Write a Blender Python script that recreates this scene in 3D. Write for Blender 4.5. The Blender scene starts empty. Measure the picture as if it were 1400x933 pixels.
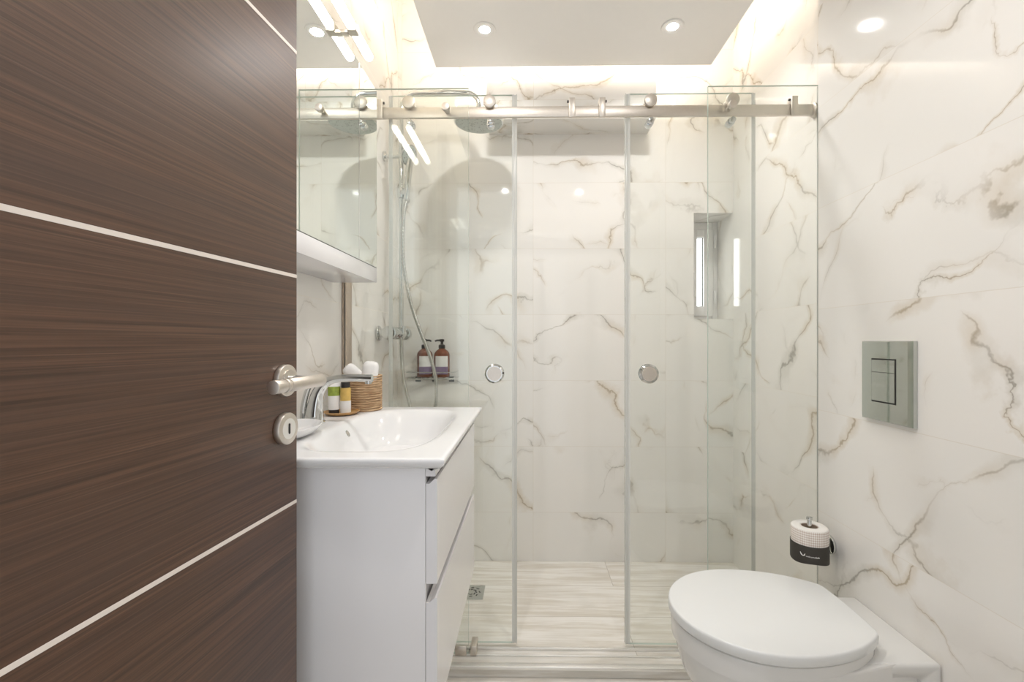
import bpy, bmesh, math, random
from mathutils import Vector, Matrix
random.seed(7)
PI = math.pi
SC = bpy.context.scene
COL = SC.collection

# ------------------------------------------------------------------ camera, world, exposure
CAM_Z = 1.037
YAW = math.radians(0.9)
cam_data = bpy.data.cameras.new('camera')
cam = bpy.data.objects.new('camera', cam_data)
COL.objects.link(cam)
cam.location = (0, 0, CAM_Z)
cam.rotation_euler = (PI / 2, 0, YAW)
cam_data.sensor_width = 36
cam_data.lens = 16
cam_data.shift_x = -13.2 / 1400
cam_data.clip_start = 0.01
SC.camera = cam

SC.view_settings.view_transform = 'Standard'
SC.view_settings.look = 'None'
SC.view_settings.gamma = 1
SC.view_settings.use_curve_mapping = False
SC.view_settings.exposure = 1.22

SC.cycles.max_bounces = 18
SC.cycles.diffuse_bounces = 10
SC.cycles.glossy_bounces = 8
SC.cycles.transparent_max_bounces = 24

world = bpy.data.worlds.new('world')
SC.world = world
world.use_nodes = True
world.node_tree.nodes['Background'].inputs[0].default_value = (0.93, 0.96, 1.0, 1)
world.node_tree.nodes['Background'].inputs[1].default_value = 0.52

# room dimensions
XL, XR, XP = -0.60, 0.924, 0.865      # left wall, shower right wall, toilet wall
YB, YP, YF = 2.073, 1.375, -0.02      # back wall, end of toilet wall, front wall
ZS = 0.034                            # shower floor height
ZP, ZC = CAM_Z + 1.13, 2.75           # dropped panel underside, ceiling
PX0, PX1, PY0, PY1 = -0.384, 0.747, 0.12, 1.875   # dropped panel plan

WARM = (1.0, 0.91, 0.80)
def strip_light(name, loc, rot, length, power):
    l = bpy.data.lights.new(name, 'AREA')
    l.shape = 'RECTANGLE'; l.size = length; l.size_y = 0.02
    l.color = WARM; l.energy = power
    o = bpy.data.objects.new(name, l); COL.objects.link(o)
    o.location = loc; o.rotation_euler = rot
    return o
COVE = 3.3
zl = ZP + 0.075
ymid = (PY0 + PY1) / 2
# strips lie on top of the dropped panel and shine outwards to the walls
strip_light('cove_strip_left', (PX0 + 0.015, ymid, zl), (PI / 2, 0, -PI / 2), 1.72, COVE * 1.15)
strip_light('cove_strip_right', (PX1 - 0.015, 1.625, zl), (PI / 2, 0, PI / 2), 0.48, COVE * 0.55)
strip_light('cove_strip_back', ((PX0 + PX1) / 2, PY1 - 0.015, zl), (PI / 2, 0, 0), 1.1, COVE * 0.33)

# ------------------------------------------------------------------ node helpers
class NT:
    def __init__(self, name):
        self.mat = bpy.data.materials.new(name)
        self.mat.use_nodes = True
        self.t = self.mat.node_tree
        self.t.nodes.clear()
        self.out = self.t.nodes.new('ShaderNodeOutputMaterial')
    def n(self, typ, **kw):
        x = self.t.nodes.new('ShaderNode' + typ)
        for k, v in kw.items(): setattr(x, k, v)
        return x
    def put(self, sock, v):
        if hasattr(v, 'is_linked'): self.t.links.new(v, sock)
        elif isinstance(v, (tuple, list)):
            sock.default_value = tuple(v) + ((1,) if len(v) == 3 and sock.type == 'RGBA' else ())
        else: sock.default_value = v
    def m(self, op, a, b=None, c=None, clamp=False):
        x = self.n('Math', operation=op); x.use_clamp = clamp
        self.put(x.inputs[0], a)
        if b is not None: self.put(x.inputs[1], b)
        if c is not None: self.put(x.inputs[2], c)
        return x.outputs[0]
    def v(self, op, a, b=None):
        x = self.n('VectorMath', operation=op)
        self.put(x.inputs[0], a)
        if b is not None: self.put(x.inputs[1], b)
        return x.outputs[0]
    def comb(self, a, b, c=0.0):
        x = self.n('CombineXYZ')
        for i, q in enumerate((a, b, c)): self.put(x.inputs[i], q)
        return x.outputs[0]
    def sep(self, a):
        x = self.n('SeparateXYZ'); self.put(x.inputs[0], a)
        return x.outputs
    def noise(self, vec, scale, detail=3, rough=0.5, dist=0.0):
        x = self.n('TexNoise'); self.put(x.inputs['Vector'], vec)
        x.inputs['Scale'].default_value = scale; x.inputs['Detail'].default_value = detail
        x.inputs['Roughness'].default_value = rough; x.inputs['Distortion'].default_value = dist
        return x.outputs['Fac'], x.outputs['Color']
    def ramp(self, val, a, b, lo=0.0, hi=1.0, smooth=True):
        x = self.n('MapRange'); x.interpolation_type = 'SMOOTHSTEP' if smooth else 'LINEAR'
        for i, q in enumerate((val, a, b, lo, hi)): self.put(x.inputs[i], q)
        return x.outputs[0]
    def mix(self, f, a, b):
        x = self.n('Mix', data_type='RGBA')
        self.put(x.inputs[0], f); self.put(x.inputs[6], a); self.put(x.inputs[7], b)
        return x.outputs[2]
    def mapping(self, vec, rot=(0, 0, 0), scale=(1, 1, 1)):
        x = self.n('Mapping'); self.put(x.inputs[0], vec)
        x.inputs['Rotation'].default_value = rot; x.inputs['Scale'].default_value = scale
        return x.outputs[0]
    def bsdf(self, color, rough=0.4, metal=0.0, **kw):
        x = self.n('BsdfPrincipled')
        self.put(x.inputs['Base Color'], color); self.put(x.inputs['Roughness'], rough)
        self.put(x.inputs['Metallic'], metal)
        for k, q in kw.items(): self.put(x.inputs[k.replace('_', ' ')], q)
        return x
    def done(self, shader):
        self.t.links.new(shader.outputs[0] if hasattr(shader, 'outputs') else shader, self.out.inputs[0])
        return self.mat

def plain(name, color, rough=0.4, metal=0.0, var=0.03, scale=30, **kw):
    t = NT(name)
    tc = t.n('TexCoord').outputs['Object']
    f, _ = t.noise(tc, scale, 2)
    dark = tuple(c * (1 - var) for c in color); lite = tuple(min(1, c * (1 + var)) for c in color)
    return t.done(t.bsdf(t.mix(f, dark, lite), rough, metal, **kw))

def emit(name, color, strength):
    t = NT(name)
    e = t.n('Emission'); t.put(e.inputs[0], color); e.inputs[1].default_value = strength
    return t.done(e)

def marble(name, u0, v0, base=(0.82, 0.797, 0.765), seed=0.0, flip=False):
    t = NT(name)
    g = t.n('NewGeometry')
    px, py, pz = t.sep(g.outputs['Position'])
    nx, ny, nz = t.sep(g.outputs['True Normal'])
    ax = t.m('GREATER_THAN', t.m('ABSOLUTE', nx), 0.5)
    az = t.m('GREATER_THAN', t.m('ABSOLUTE', nz), 0.5)
    u = t.m('ADD', t.m('MULTIPLY', px, t.m('SUBTRACT', 1.0, ax)), t.m('MULTIPLY', py, ax))
    v = t.m('ADD', t.m('MULTIPLY', pz, t.m('SUBTRACT', 1.0, az)), t.m('MULTIPLY', py, az))
    fu = t.m('DIVIDE', t.m('SUBTRACT', u, u0), 0.6)
    fv = t.m('DIVIDE', t.m('SUBTRACT', v, v0), 0.3)
    iu, iv = t.m('FLOOR', fu), t.m('FLOOR', fv)
    ru, rv = t.m('SUBTRACT', fu, iu), t.m('SUBTRACT', fv, iv)
    wn = t.n('TexWhiteNoise', noise_dimensions='3D')
    t.put(wn.inputs['Vector'], t.comb(t.m('ADD', iu, seed), t.m('ADD', iv, seed * 1.7), t.m('ADD', ax, seed)))
    off = t.v('SCALE', wn.outputs['Color']); off.node.inputs[3].default_value = 17.0
    p = t.v('ADD', t.comb(u, v, 0.0), off)
    r1, r2, r3 = t.sep(wn.outputs['Color'])
    def veins(ang, freq, a1, a2, w, halo, m0, m1, mscale, shift):
        # thin wandering lines about 1/freq apart, running along one direction, broken up by a mask
        mp = t.n('Mapping'); t.put(mp.inputs[0], p); t.put(mp.inputs['Rotation'], t.comb(0.0, 0.0, ang))
        q = t.v('ADD', mp.outputs[0], (shift, shift * 0.7, 0.0))
        qx, qy, _ = t.sep(q)
        n1, _ = t.noise(q, 2.6, 2, 0.5); n2, _ = t.noise(q, 11.0, 4, 0.6)
        sx = t.m('ADD', t.m('MULTIPLY', qx, freq), t.m('ADD', t.m('MULTIPLY', n1, a1), t.m('MULTIPLY', n2, a2)))
        d = t.m('DIVIDE', t.m('ABSOLUTE', t.m('SUBTRACT', t.m('FRACT', sx), 0.5)), freq)
        mk, _ = t.noise(t.v('ADD', q, (5.3, 2.1, 0.0)), mscale, 2, 0.5)
        mask = t.ramp(mk, m0, m1)
        wv, _ = t.noise(t.v('ADD', q, (1.3, 7.1, 0.0)), 7.0, 2, 0.5)
        ww = t.m('MULTIPLY', t.ramp(wv, 0.3, 0.72, 0.35, 2.4), w)
        line = t.m('MULTIPLY', t.ramp(d, 0.0, ww, 1.0, 0.0), mask)
        hal = t.m('MULTIPLY', t.ramp(d, 0.0, t.m('MULTIPLY', ww, halo), 1.0, 0.0), mask)
        return line, hal
    jit = t.m('MULTIPLY', t.m('SUBTRACT', r1, 0.5), 0.9)
    l1, h1 = veins(t.m('ADD', jit, math.radians(-52) if not flip else math.radians(-48)), 2.9, 1.5, 0.24, 0.0040, 6.0, 0.40, 0.56, 3.6, 0.0)
    l2, h2 = veins(t.m('ADD', t.m('MULTIPLY', t.m('SUBTRACT', r2, 0.5), 0.8), math.radians(50) if not flip else math.radians(55)), 2.5, 1.3, 0.22, 0.0034, 6.0, 0.47, 0.61, 3.4, 3.7)
    l3, h3 = veins(t.m('MULTIPLY', r3, 3.0), 3.6, 1.8, 0.3, 0.0022, 9.0, 0.50, 0.68, 5.0, 8.1)
    ck, _ = t.noise(p, 2.2, 2)
    tone, _ = t.noise(p, 5.0, 2)
    col = t.mix(t.ramp(ck, 0.35, 0.7), base, (base[0] * 0.965, base[1] * 0.972, base[2] * 0.972))
    gold = t.mix(t.ramp(tone, 0.42, 0.6), (0.55, 0.45, 0.31), (0.50, 0.48, 0.42))
    col = t.mix(t.m('MULTIPLY', t.m('MAXIMUM', t.m('MAXIMUM', h1, h2), t.m('MULTIPLY', h3, 0.6)), 0.42), col, gold)
    deep = t.mix(t.ramp(tone, 0.4, 0.6), (0.36, 0.285, 0.185), (0.26, 0.24, 0.205))
    col = t.mix(t.m('MULTIPLY', t.m('MAXIMUM', t.m('MAXIMUM', l1, l2), t.m('MULTIPLY', l3, 0.5)), 0.70), col, deep)
    eu = t.m('MULTIPLY', t.m('MINIMUM', ru, t.m('SUBTRACT', 1.0, ru)), 0.6)
    ev = t.m('MULTIPLY', t.m('MINIMUM', rv, t.m('SUBTRACT', 1.0, rv)), 0.3)
    joint = t.m('LESS_THAN', t.m('MINIMUM', eu, ev), 0.0009)
    col = t.mix(t.m('MULTIPLY', joint, 0.55), col, (0.60, 0.55, 0.47))
    rough = t.m('ADD', 0.06, t.m('MULTIPLY', joint, 0.4))
    return t.done(t.bsdf(col, rough))

def planks(name):
    t = NT(name)
    g = t.n('NewGeometry')
    px, py, pz = t.sep(g.outputs['Position'])
    _, _, nz = t.sep(g.outputs['True Normal'])
    fv = t.m('DIVIDE', t.m('SUBTRACT', YB, py), 0.2075)
    iv = t.m('FLOOR', fv); rv = t.m('SUBTRACT', fv, iv)
    sh = t.m('MULTIPLY', t.m('MODULO', t.m('ADD', iv, 40.0), 2.0), 0.6)
    fu = t.m('DIVIDE', t.m('SUBTRACT', t.m('SUBTRACT', px, 0.345), sh), 1.2)
    iu = t.m('FLOOR', fu); ru = t.m('SUBTRACT', fu, iu)
    wn = t.n('TexWhiteNoise', noise_dimensions='2D')
    t.put(wn.inputs['Vector'], t.comb(iu, iv))
    off = t.v('SCALE', wn.outputs['Color']); off.node.inputs[3].default_value = 9.0
    p = t.v('ADD', t.comb(px, t.m('ADD', py, pz), 0.0), off)
    f1, _ = t.noise(t.mapping(p, (0, 0, 0), (1.6, 16, 1)), 2.2, 5, 0.6, 0.4)
    f2, _ = t.noise(t.mapping(p, (0, 0, 0), (2.5, 60, 1)), 2.0, 3, 0.6)
    f3, _ = t.noise(p, 3.0, 3)
    col = t.mix(t.ramp(f1, 0.35, 0.68), (0.80, 0.78, 0.74), (0.645, 0.605, 0.535))
    col = t.mix(t.m('MULTIPLY', t.ramp(f2, 0.45, 0.75), 0.3), col, (0.50, 0.44, 0.36))
    col = t.mix(t.m('MULTIPLY', t.ramp(f3, 0.5, 0.75), 0.5), col, (0.62, 0.61, 0.57))
    eu = t.m('MULTIPLY', t.m('MINIMUM', ru, t.m('SUBTRACT', 1.0, ru)), 1.2)
    ev = t.m('MULTIPLY', t.m('MINIMUM', rv, t.m('SUBTRACT', 1.0, rv)), 0.2075)
    joint = t.m('LESS_THAN', t.m('MINIMUM', eu, ev), 0.0012)
    col = t.mix(t.m('MULTIPLY', joint, 0.6), col, (0.34, 0.30, 0.24))
    return t.done(t.bsdf(col, 0.22))

def wenge(name):
    t = NT(name)
    tc = t.n('TexCoord').outputs['Object']
    f1, _ = t.noise(t.mapping(tc, (0, 0, 0), (1.4, 1, 130)), 1.6, 5, 0.62, 0.15)
    f2, _ = t.noise(t.mapping(tc, (0, 0, 0), (2.5, 1, 420)), 1.3, 3, 0.6)
    f3, _ = t.noise(t.mapping(tc, (0, 0, 0), (0.8, 1, 14)), 1.5, 3, 0.5, 0.5)
    col = t.mix(t.ramp(f1, 0.28, 0.74), (0.036, 0.0145, 0.006), (0.118, 0.054, 0.027))
    col = t.mix(t.m('MULTIPLY', t.ramp(f2, 0.5, 0.78), 0.6), col, (0.18, 0.097, 0.056))
    col = t.mix(t.m('MULTIPLY', t.ramp(f3, 0.4, 0.7), 0.45), col, (0.062, 0.032, 0.021))
    b = t.n('Bump'); b.inputs['Strength'].default_value = 0.12; b.inputs['Distance'].default_value = 0.002
    t.put(b.inputs['Height'], f1)
    s = t.bsdf(col, 0.42, Specular_IOR_Level=0.35, Coat_Weight=0.65, Coat_Roughness=0.30); t.put(s.inputs['Normal'], b.outputs[0])
    return t.done(s)

def glass(name, tint=(0.980, 0.989, 0.981)):
    # thin architectural glass: straight-through transmission with a Fresnel reflection on each face
    t = NT(name)
    g = t.n('NewGeometry')
    fr = t.n('Fresnel')
    t.put(fr.inputs['IOR'], t.m('ADD', t.m('MULTIPLY', g.outputs['Backfacing'], 1 / 1.5 - 1.5), 1.5))
    tr = t.n('BsdfTransparent'); t.put(tr.inputs[0], tint)
    gl = t.n('BsdfGlossy'); gl.inputs['Roughness'].default_value = 0.0; t.put(gl.inputs[0], (0.95, 0.97, 0.96))
    mx = t.n('MixShader'); t.put(mx.inputs[0], fr.outputs[0])
    t.t.links.new(tr.outputs[0], mx.inputs[1]); t.t.links.new(gl.outputs[0], mx.inputs[2])
    return t.done(mx)

def clear_plastic(name, amount, color=(0.80, 0.80, 0.78)):
    t = NT(name)
    tr = t.n('BsdfTransparent'); t.put(tr.inputs[0], (0.93, 0.94, 0.93))
    pb = t.bsdf(color, 0.15)
    mx = t.n('MixShader'); mx.inputs[0].default_value = amount
    t.t.links.new(tr.outputs[0], mx.inputs[1]); t.t.links.new(pb.outputs[0], mx.inputs[2])
    return t.done(mx)

# ------------------------------------------------------------------ materials
M = {}
M['marble_back'] = marble('marble_tile_back', 0.02, 0.557, seed=3.0)
M['marble_side'] = marble('marble_tile_side', YP - 0.6 * 3 + 0.098, 0.557, seed=11.0)
M['marble_toilet'] = marble('marble_tile_toilet', YP - 0.6 * 3, 0.532, seed=23.0, flip=True)
M['planks'] = planks('pale_plank_tile')
M['plaster'] = plain('painted_plaster', (0.72, 0.70, 0.67), 0.7)
M['panel'] = plain('painted_panel', (0.84, 0.825, 0.80), 0.5, var=0.01)
M['wenge'] = wenge('wenge_veneer')
M['inlay'] = plain('pale_inlay', (0.75, 0.68, 0.62), 0.4)
M['steel'] = plain('brushed_steel', (0.66, 0.61, 0.55), 0.38, 1.0, var=0.05, scale=200)
M['chrome'] = plain('chrome', (0.66, 0.67, 0.66), 0.06, 1.0, var=0.0)
M['chrome_dark'] = plain('plate_chrome', (0.56, 0.58, 0.55), 0.05, 1.0, var=0.0)
M['alu'] = plain('satin_aluminium', (0.86, 0.85, 0.83), 0.42, 1.0)
M['black'] = plain('black_gap', (0.012, 0.012, 0.012), 0.6)
M['black_plastic'] = plain('black_plastic', (0.02, 0.018, 0.017), 0.35)
M['ceramic'] = plain('white_ceramic', (0.77, 0.77, 0.775), 0.10, var=0.0)
M['toilet_ceramic'] = plain('toilet_ceramic', (0.71, 0.705, 0.69), 0.12, var=0.0)
M['toilet_lid'] = plain('toilet_lid', (0.735, 0.745, 0.745), 0.2, var=0.0)
M['lacquer'] = plain('white_lacquer', (0.80, 0.79, 0.80), 0.16, var=0.0)
M['lacquer_dim'] = plain('grooved_edge', (0.42, 0.38, 0.33), 0.5)
M['mirror'] = plain('mirror_silver', (0.90, 0.92, 0.90), 0.0, 1.0, var=0.0)
M['glass'] = glass('clear_glass')
M['glass_edge'] = plain('polished_glass_edge', (0.50, 0.58, 0.52), 0.12)
M['seal'] = clear_plastic('clear_seal', 0.55)
M['tube'] = emit('glowing_tube', (1.0, 0.93, 0.84), 6.5)
M['lens'] = emit('downlight_lens', (0.97, 0.97, 0.96), 90.0)
M['daylight'] = emit('daylit_frosted_pane', (0.97, 0.99, 1.0), 2.6)
M['upvc'] = plain('white_plastic_frame', (0.80, 0.79, 0.78), 0.3)
M['amber'] = plain('amber_bottle', (0.15, 0.040, 0.014), 0.12, var=0.1)
M['label'] = plain('white_label', (0.78, 0.77, 0.76), 0.5)
M['purple'] = plain('purple_band', (0.23, 0.17, 0.28), 0.5)
M['bamboo'] = plain('bamboo', (0.48, 0.28, 0.11), 0.4, var=0.2, scale=60)
M['green'] = plain('leafy_green', (0.26, 0.33, 0.05), 0.4, var=0.7, scale=70)
M['yellow'] = plain('ochre_yellow', (0.60, 0.40, 0.11), 0.4, var=0.3, scale=50)
M['paper_core'] = plain('card_core', (0.35, 0.27, 0.2), 0.8)
M['sleeve'] = plain('dark_sleeve', (0.045, 0.04, 0.033), 0.6)
M['print'] = plain('white_print', (0.85, 0.84, 0.82), 0.6)
M['reflective_seam'] = plain('dark_seam', (0.08, 0.09, 0.08), 0.4)
M['beige_trim'] = plain('beige_metal_trim', (0.50, 0.41, 0.33), 0.35, 0.5)

def jute():
    t = NT('jute_rope')
    tc = t.n('TexCoord').outputs['Object']
    f, _ = t.noise(t.mapping(tc, (0, 0, 0), (30, 30, 300)), 1.0, 3, 0.6)
    col = t.mix(t.ramp(f, 0.3, 0.7), (0.28, 0.165, 0.082), (0.62, 0.44, 0.27))
    return t.done(t.bsdf(col, 0.85))
M['jute'] = jute()
def terry():
    t = NT('white_terry')
    tc = t.n('TexCoord').outputs['Object']
    f, _ = t.noise(tc, 600, 2)
    b = t.n('Bump'); b.inputs['Strength'].default_value = 0.6; b.inputs['Distance'].default_value = 0.002
    t.put(b.inputs['Height'], f)
    s = t.bsdf((0.86, 0.85, 0.84), 0.95); t.put(s.inputs['Normal'], b.outputs[0])
    return t.done(s)
M['terry'] = terry()
def gingham():
    t = NT('gingham_paper')
    x, y, z = t.sep(t.n('TexCoord').outputs['Object'])
    ang = t.m('ARCTAN2', y, x)
    a = t.m('GREATER_THAN', t.m('SINE', t.m('MULTIPLY', ang, 58.0)), 0.1)
    b = t.m('GREATER_THAN', t.m('SINE', t.m('MULTIPLY', z, 2 * PI / 0.0063)), 0.1)
    f = t.m('MULTIPLY', t.m('ADD', a, b), 0.5)
    _, _, nz = t.sep(t.n('NewGeometry').outputs['Normal'])
    side = t.m('LESS_THAN', t.m('ABSOLUTE', nz), 0.6)
    return t.done(t.bsdf(t.mix(t.m('MULTIPLY', f, side), (0.80, 0.78, 0.75), (0.50, 0.40, 0.34)), 0.9))
M['gingham'] = gingham()
def rain():
    t = NT('rain_head_face')
    v = t.n('TexVoronoi'); v.inputs['Scale'].default_value = 90
    t.put(v.inputs['Vector'], t.n('TexCoord').outputs['Object'])
    d = t.ramp(v.outputs['Distance'], 0.2, 0.35)
    return t.done(t.bsdf(t.mix(d, (0.25, 0.27, 0.26), (0.50, 0.54, 0.52)), 0.3, 0.4))
M['rain'] = rain()
def hosemat():
    t = NT('ribbed_steel_hose')
    return t.done(t.bsdf((0.52, 0.51, 0.48), 0.25, 1.0))
M['hose'] = hosemat()

# ------------------------------------------------------------------ mesh helpers
def bm_new(): return bmesh.new()

def box(bm, lo, hi, bev=0.0, seg=2, mi=0):
    x0, y0, z0 = lo; x1, y1, z1 = hi
    vs = [bm.verts.new(p) for p in ((x0,y0,z0),(x1,y0,z0),(x1,y1,z0),(x0,y1,z0),(x0,y0,z1),(x1,y0,z1),(x1,y1,z1),(x0,y1,z1))]
    fs = [bm.faces.new([vs[i] for i in q]) for q in ((3,2,1,0),(4,5,6,7),(0,1,5,4),(1,2,6,5),(2,3,7,6),(3,0,4,7))]
    for f in fs: f.material_index = mi
    if bev > 0:
        es = list({e for f in fs for e in f.edges})
        bmesh.ops.bevel(bm, geom=es, offset=bev, segments=seg, profile=0.5, affect='EDGES', clamp_overlap=True)
    return fs

def frame_of(d):
    d = Vector(d).normalized()
    a = Vector((0, 0, 1)) if abs(d.z) < 0.9 else Vector((1, 0, 0))
    u = d.cross(a).normalized(); w = d.cross(u).normalized()
    return d, u, w

def cyl(bm, p0, p1, r0, r1=None, seg=24, bev=0.0, mi=0):
    r1 = r0 if r1 is None else r1
    p0, p1 = Vector(p0), Vector(p1)
    d, u, w = frame_of(p1 - p0)
    L = (p1 - p0).length
    prof = [(0, r0), (L, r1)] if bev <= 0 else [(0, r0 - bev), (bev * .3, r0 - bev * .3), (bev, r0), (L - bev, r1), (L - bev * .3, r1 - bev * .3), (L, r1 - bev)]
    rings = []
    for t, r in prof:
        rings.append([bm.verts.new(p0 + d * t + (u * math.cos(2*PI*k/seg) + w * math.sin(2*PI*k/seg)) * r) for k in range(seg)])
    for a, b in zip(rings, rings[1:]):
        for k in range(seg):
            bm.faces.new((a[k], a[(k+1) % seg], b[(k+1) % seg], b[k])).material_index = mi
    bm.faces.new(rings[0][::-1]).material_index = mi; bm.faces.new(rings[-1]).material_index = mi

def lathe(bm, c, prof, seg=32, mi=0, caps=True):
    cx, cy, cz = c
    rings = []
    for r, z in prof:
        r = max(r, 1e-5)
        rings.append([bm.verts.new((cx + r*math.cos(2*PI*k/seg), cy + r*math.sin(2*PI*k/seg), cz + z)) for k in range(seg)])
    for a, b in zip(rings, rings[1:]):
        for k in range(seg):
            bm.faces.new((a[k], a[(k+1) % seg], b[(k+1) % seg], b[k])).material_index = mi
    if caps:
        bm.faces.new(rings[0][::-1]).material_index = mi; bm.faces.new(rings[-1]).material_index = mi

def catmull(pts, n=8):
    pts = [Vector(p) for p in pts]
    P = [pts[0] * 2 - pts[1]] + pts + [pts[-1] * 2 - pts[-2]]
    out = []
    for i in range(1, len(P) - 2):
        a, b, c, d = P[i-1], P[i], P[i+1], P[i+2]
        for k in range(n):
            t = k / n
            out.append(0.5 * ((2*b) + (c - a)*t + (2*a - 5*b + 4*c - d)*t*t + (3*b - a - 3*c + d)*t**3))
    out.append(pts[-1]); return out

def tube(bm, pts, r, seg=14, rfun=None, flat=1.0, mi=0):
    pts = [Vector(p) for p in pts]
    n = len(pts); rings = []
    up = None
    for i, p in enumerate(pts):
        d = (pts[min(i+1, n-1)] - pts[max(i-1, 0)]).normalized()
        if up is None: _, u, w = frame_of(d)
        else:
            u = (up - d * up.dot(d)).normalized(); w = d.cross(u).normalized()
        up = u
        rr = r if rfun is None else rfun(i / (n - 1), i)
        rings.append([bm.verts.new(p + (u*math.cos(2*PI*k/seg) * flat + w*math.sin(2*PI*k/seg)) * rr) for k in range(seg)])
    for a, b in zip(rings, rings[1:]):
        for k in range(seg):
            bm.faces.new((a[k], a[(k+1) % seg], b[(k+1) % seg], b[k])).material_index = mi
    bm.faces.new(rings[0][::-1]).material_index = mi; bm.faces.new(rings[-1]).material_index = mi

def loft(bm, sections, mi=0, cap0=True, cap1=True):
    rings = [[bm.verts.new(p) for p in s] for s in sections]
    n = len(rings[0])
    for a, b in zip(rings, rings[1:]):
        for k in range(n):
            bm.faces.new((a[k], a[(k+1) % n], b[(k+1) % n], b[k])).material_index = mi
    if cap0: bm.faces.new(rings[0][::-1]).material_index = mi
    if cap1: bm.faces.new(rings[-1]).material_index = mi

def patch(bm, c, r, a0, a1, z0, z1, n=16, th=0.0006):
    cx, cy, cz = c
    g = []
    for rr in (r, r + th):
        g.append([[bm.verts.new((cx + rr*math.cos(a0 + (a1-a0)*k/n), cy + rr*math.sin(a0 + (a1-a0)*k/n), cz + z)) for k in range(n+1)] for z in (z0, z1)])
    for k in range(n):
        bm.faces.new((g[1][0][k], g[1][0][k+1], g[1][1][k+1], g[1][1][k]))
        bm.faces.new((g[0][0][k+1], g[0][0][k], g[0][1][k], g[0][1][k+1]))
        bm.faces.new((g[0][0][k], g[0][0][k+1], g[1][0][k+1], g[1][0][k]))
        bm.faces.new((g[1][1][k], g[1][1][k+1], g[0][1][k+1], g[0][1][k]))

def obj(name, bm, mats, parent=None, local=False, sharp=35, recalc=True):
    if recalc: bmesh.ops.recalc_face_normals(bm, faces=bm.faces)
    for f in bm.faces: f.smooth = True
    ca = math.radians(sharp)
    for e in bm.edges:
        e.smooth = len(e.link_faces) == 2 and e.calc_face_angle(0) < ca
    me = bpy.data.meshes.new(name); bm.to_mesh(me); bm.free()
    for m in (mats if isinstance(mats, (list, tuple)) else [mats]): me.materials.append(M[m])
    o = bpy.data.objects.new(name, me); COL.objects.link(o)
    if parent is not None:
        o.parent = parent
        if not local: o.matrix_parent_inverse = world_mat(parent).inverted()
    return o

def world_mat(o):
    m = Matrix.LocRotScale(o.location, o.rotation_euler, o.scale)
    if o.parent: m = world_mat(o.parent) @ o.matrix_parent_inverse @ m
    return m

def tag(o, label, cat, group=None):
    o['label'] = label; o['category'] = cat
    if group: o['group'] = group
    return o

def thing(name, label, cat, loc, rotz=0.0, group=None):
    o = bpy.data.objects.new(name, None); COL.objects.link(o)
    o.empty_display_size = 0.05
    o.location = loc; o.rotation_euler = (0, 0, rotz)
    return tag(o, label, cat, group)

def struct(name, bm, mats, parent=None, label=None):
    o = obj(name, bm, mats, parent)
    if parent is None: o['kind'] = 'structure'
    if label: o['label'] = label
    return o

def dup(root, loc, label, rotz=None):
    r = root.copy(); COL.objects.link(r); r.location = loc
    r['label'] = label
    if rotz is not None: r.rotation_euler = (0, 0, rotz)
    def kids(src, dst):
        for ch in [o for o in COL.objects if o.parent == src]:
            c = ch.copy(); COL.objects.link(c); c.parent = dst
            kids(ch, c)
    kids(root, r)
    return r

# ------------------------------------------------------------------ the room
T = 0.1
b = bm_new(); box(b, (XL - T, -0.6, -T), (XR + T, 1.40, 0)); struct('floor', b, 'planks')
b = bm_new(); box(b, (XL, 1.402, -T), (XR, YB, ZS)); struct('floor_shower', b, 'planks')
b = bm_new(); box(b, (XL - T, -0.1, ZC), (XR + T, YB + 0.3, ZC + T)); struct('ceiling', b, 'plaster')
b = bm_new(); box(b, (XL - T, -0.1, -T), (XL, YB, ZC)); struct('wall_left', b, 'marble_side')
b = bm_new(); box(b, (XR, YP - 0.2, -T), (XR + T, YB + 0.3, ZC)); struct('wall_right', b, 'marble_side')
b = bm_new(); box(b, (XP, -0.1, -T), (XR + T, YP, ZC)); struct('wall_toilet', b, 'marble_toilet')
# back wall with the deep window opening in its right corner
WX0, WZ0, WZ1 = 0.747, 1.137, 1.617
b = bm_new()
box(b, (XL - T, YB, -T), (WX0, YB + 0.2, ZC))
box(b, (WX0, YB, -T), (XR, YB + 0.2, WZ0))
box(b, (WX0, YB, WZ1), (XR, YB + 0.2, ZC))
bmesh.ops.remove_doubles(b, verts=b.verts, dist=1e-5)
struct('wall_back', b, 'marble_back')
# front wall around the open doorway the photographer stands in
b = bm_new()
box(b, (XL - T, YF - 0.1, -T), (-0.50, YF, ZC))
box(b, (0.36, YF - 0.1, -T), (XR + T, YF, ZC))
box(b, (-0.50, YF - 0.1, 2.06), (0.36, YF, ZC))
struct('wall_front', b, 'plaster')
# tiled boxing across the top of the back wall
b = bm_new(); box(b, (-0.179, 1.925, 1.977), (0.537, YB, ZC)); struct('wall_boxing', b, 'marble_back')
# dropped ceiling panel
b = bm_new(); box(b, (PX0, PY0, ZP), (PX1, PY1, ZP + 0.045), 0.002, 1)
box(b, (PX0 + 0.15, PY0 + 0.1, ZP + 0.045), (PX1 - 0.15, PY1 - 0.15, ZC))
struct('ceiling_panel', b, 'panel')
# step edge trim, wall profile and floor joint
b = bm_new(); box(b, (XL, 1.396, ZS - 0.008), (XR, 1.416, ZS + 0.0025), 0.0015); struct('trim_1', b, 'alu')
b = bm_new(); box(b, (XL, 1.462, ZS), (XL + 0.006, 1.520, 1.86), 0.001); struct('trim_2', b, 'beige_trim')

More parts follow.
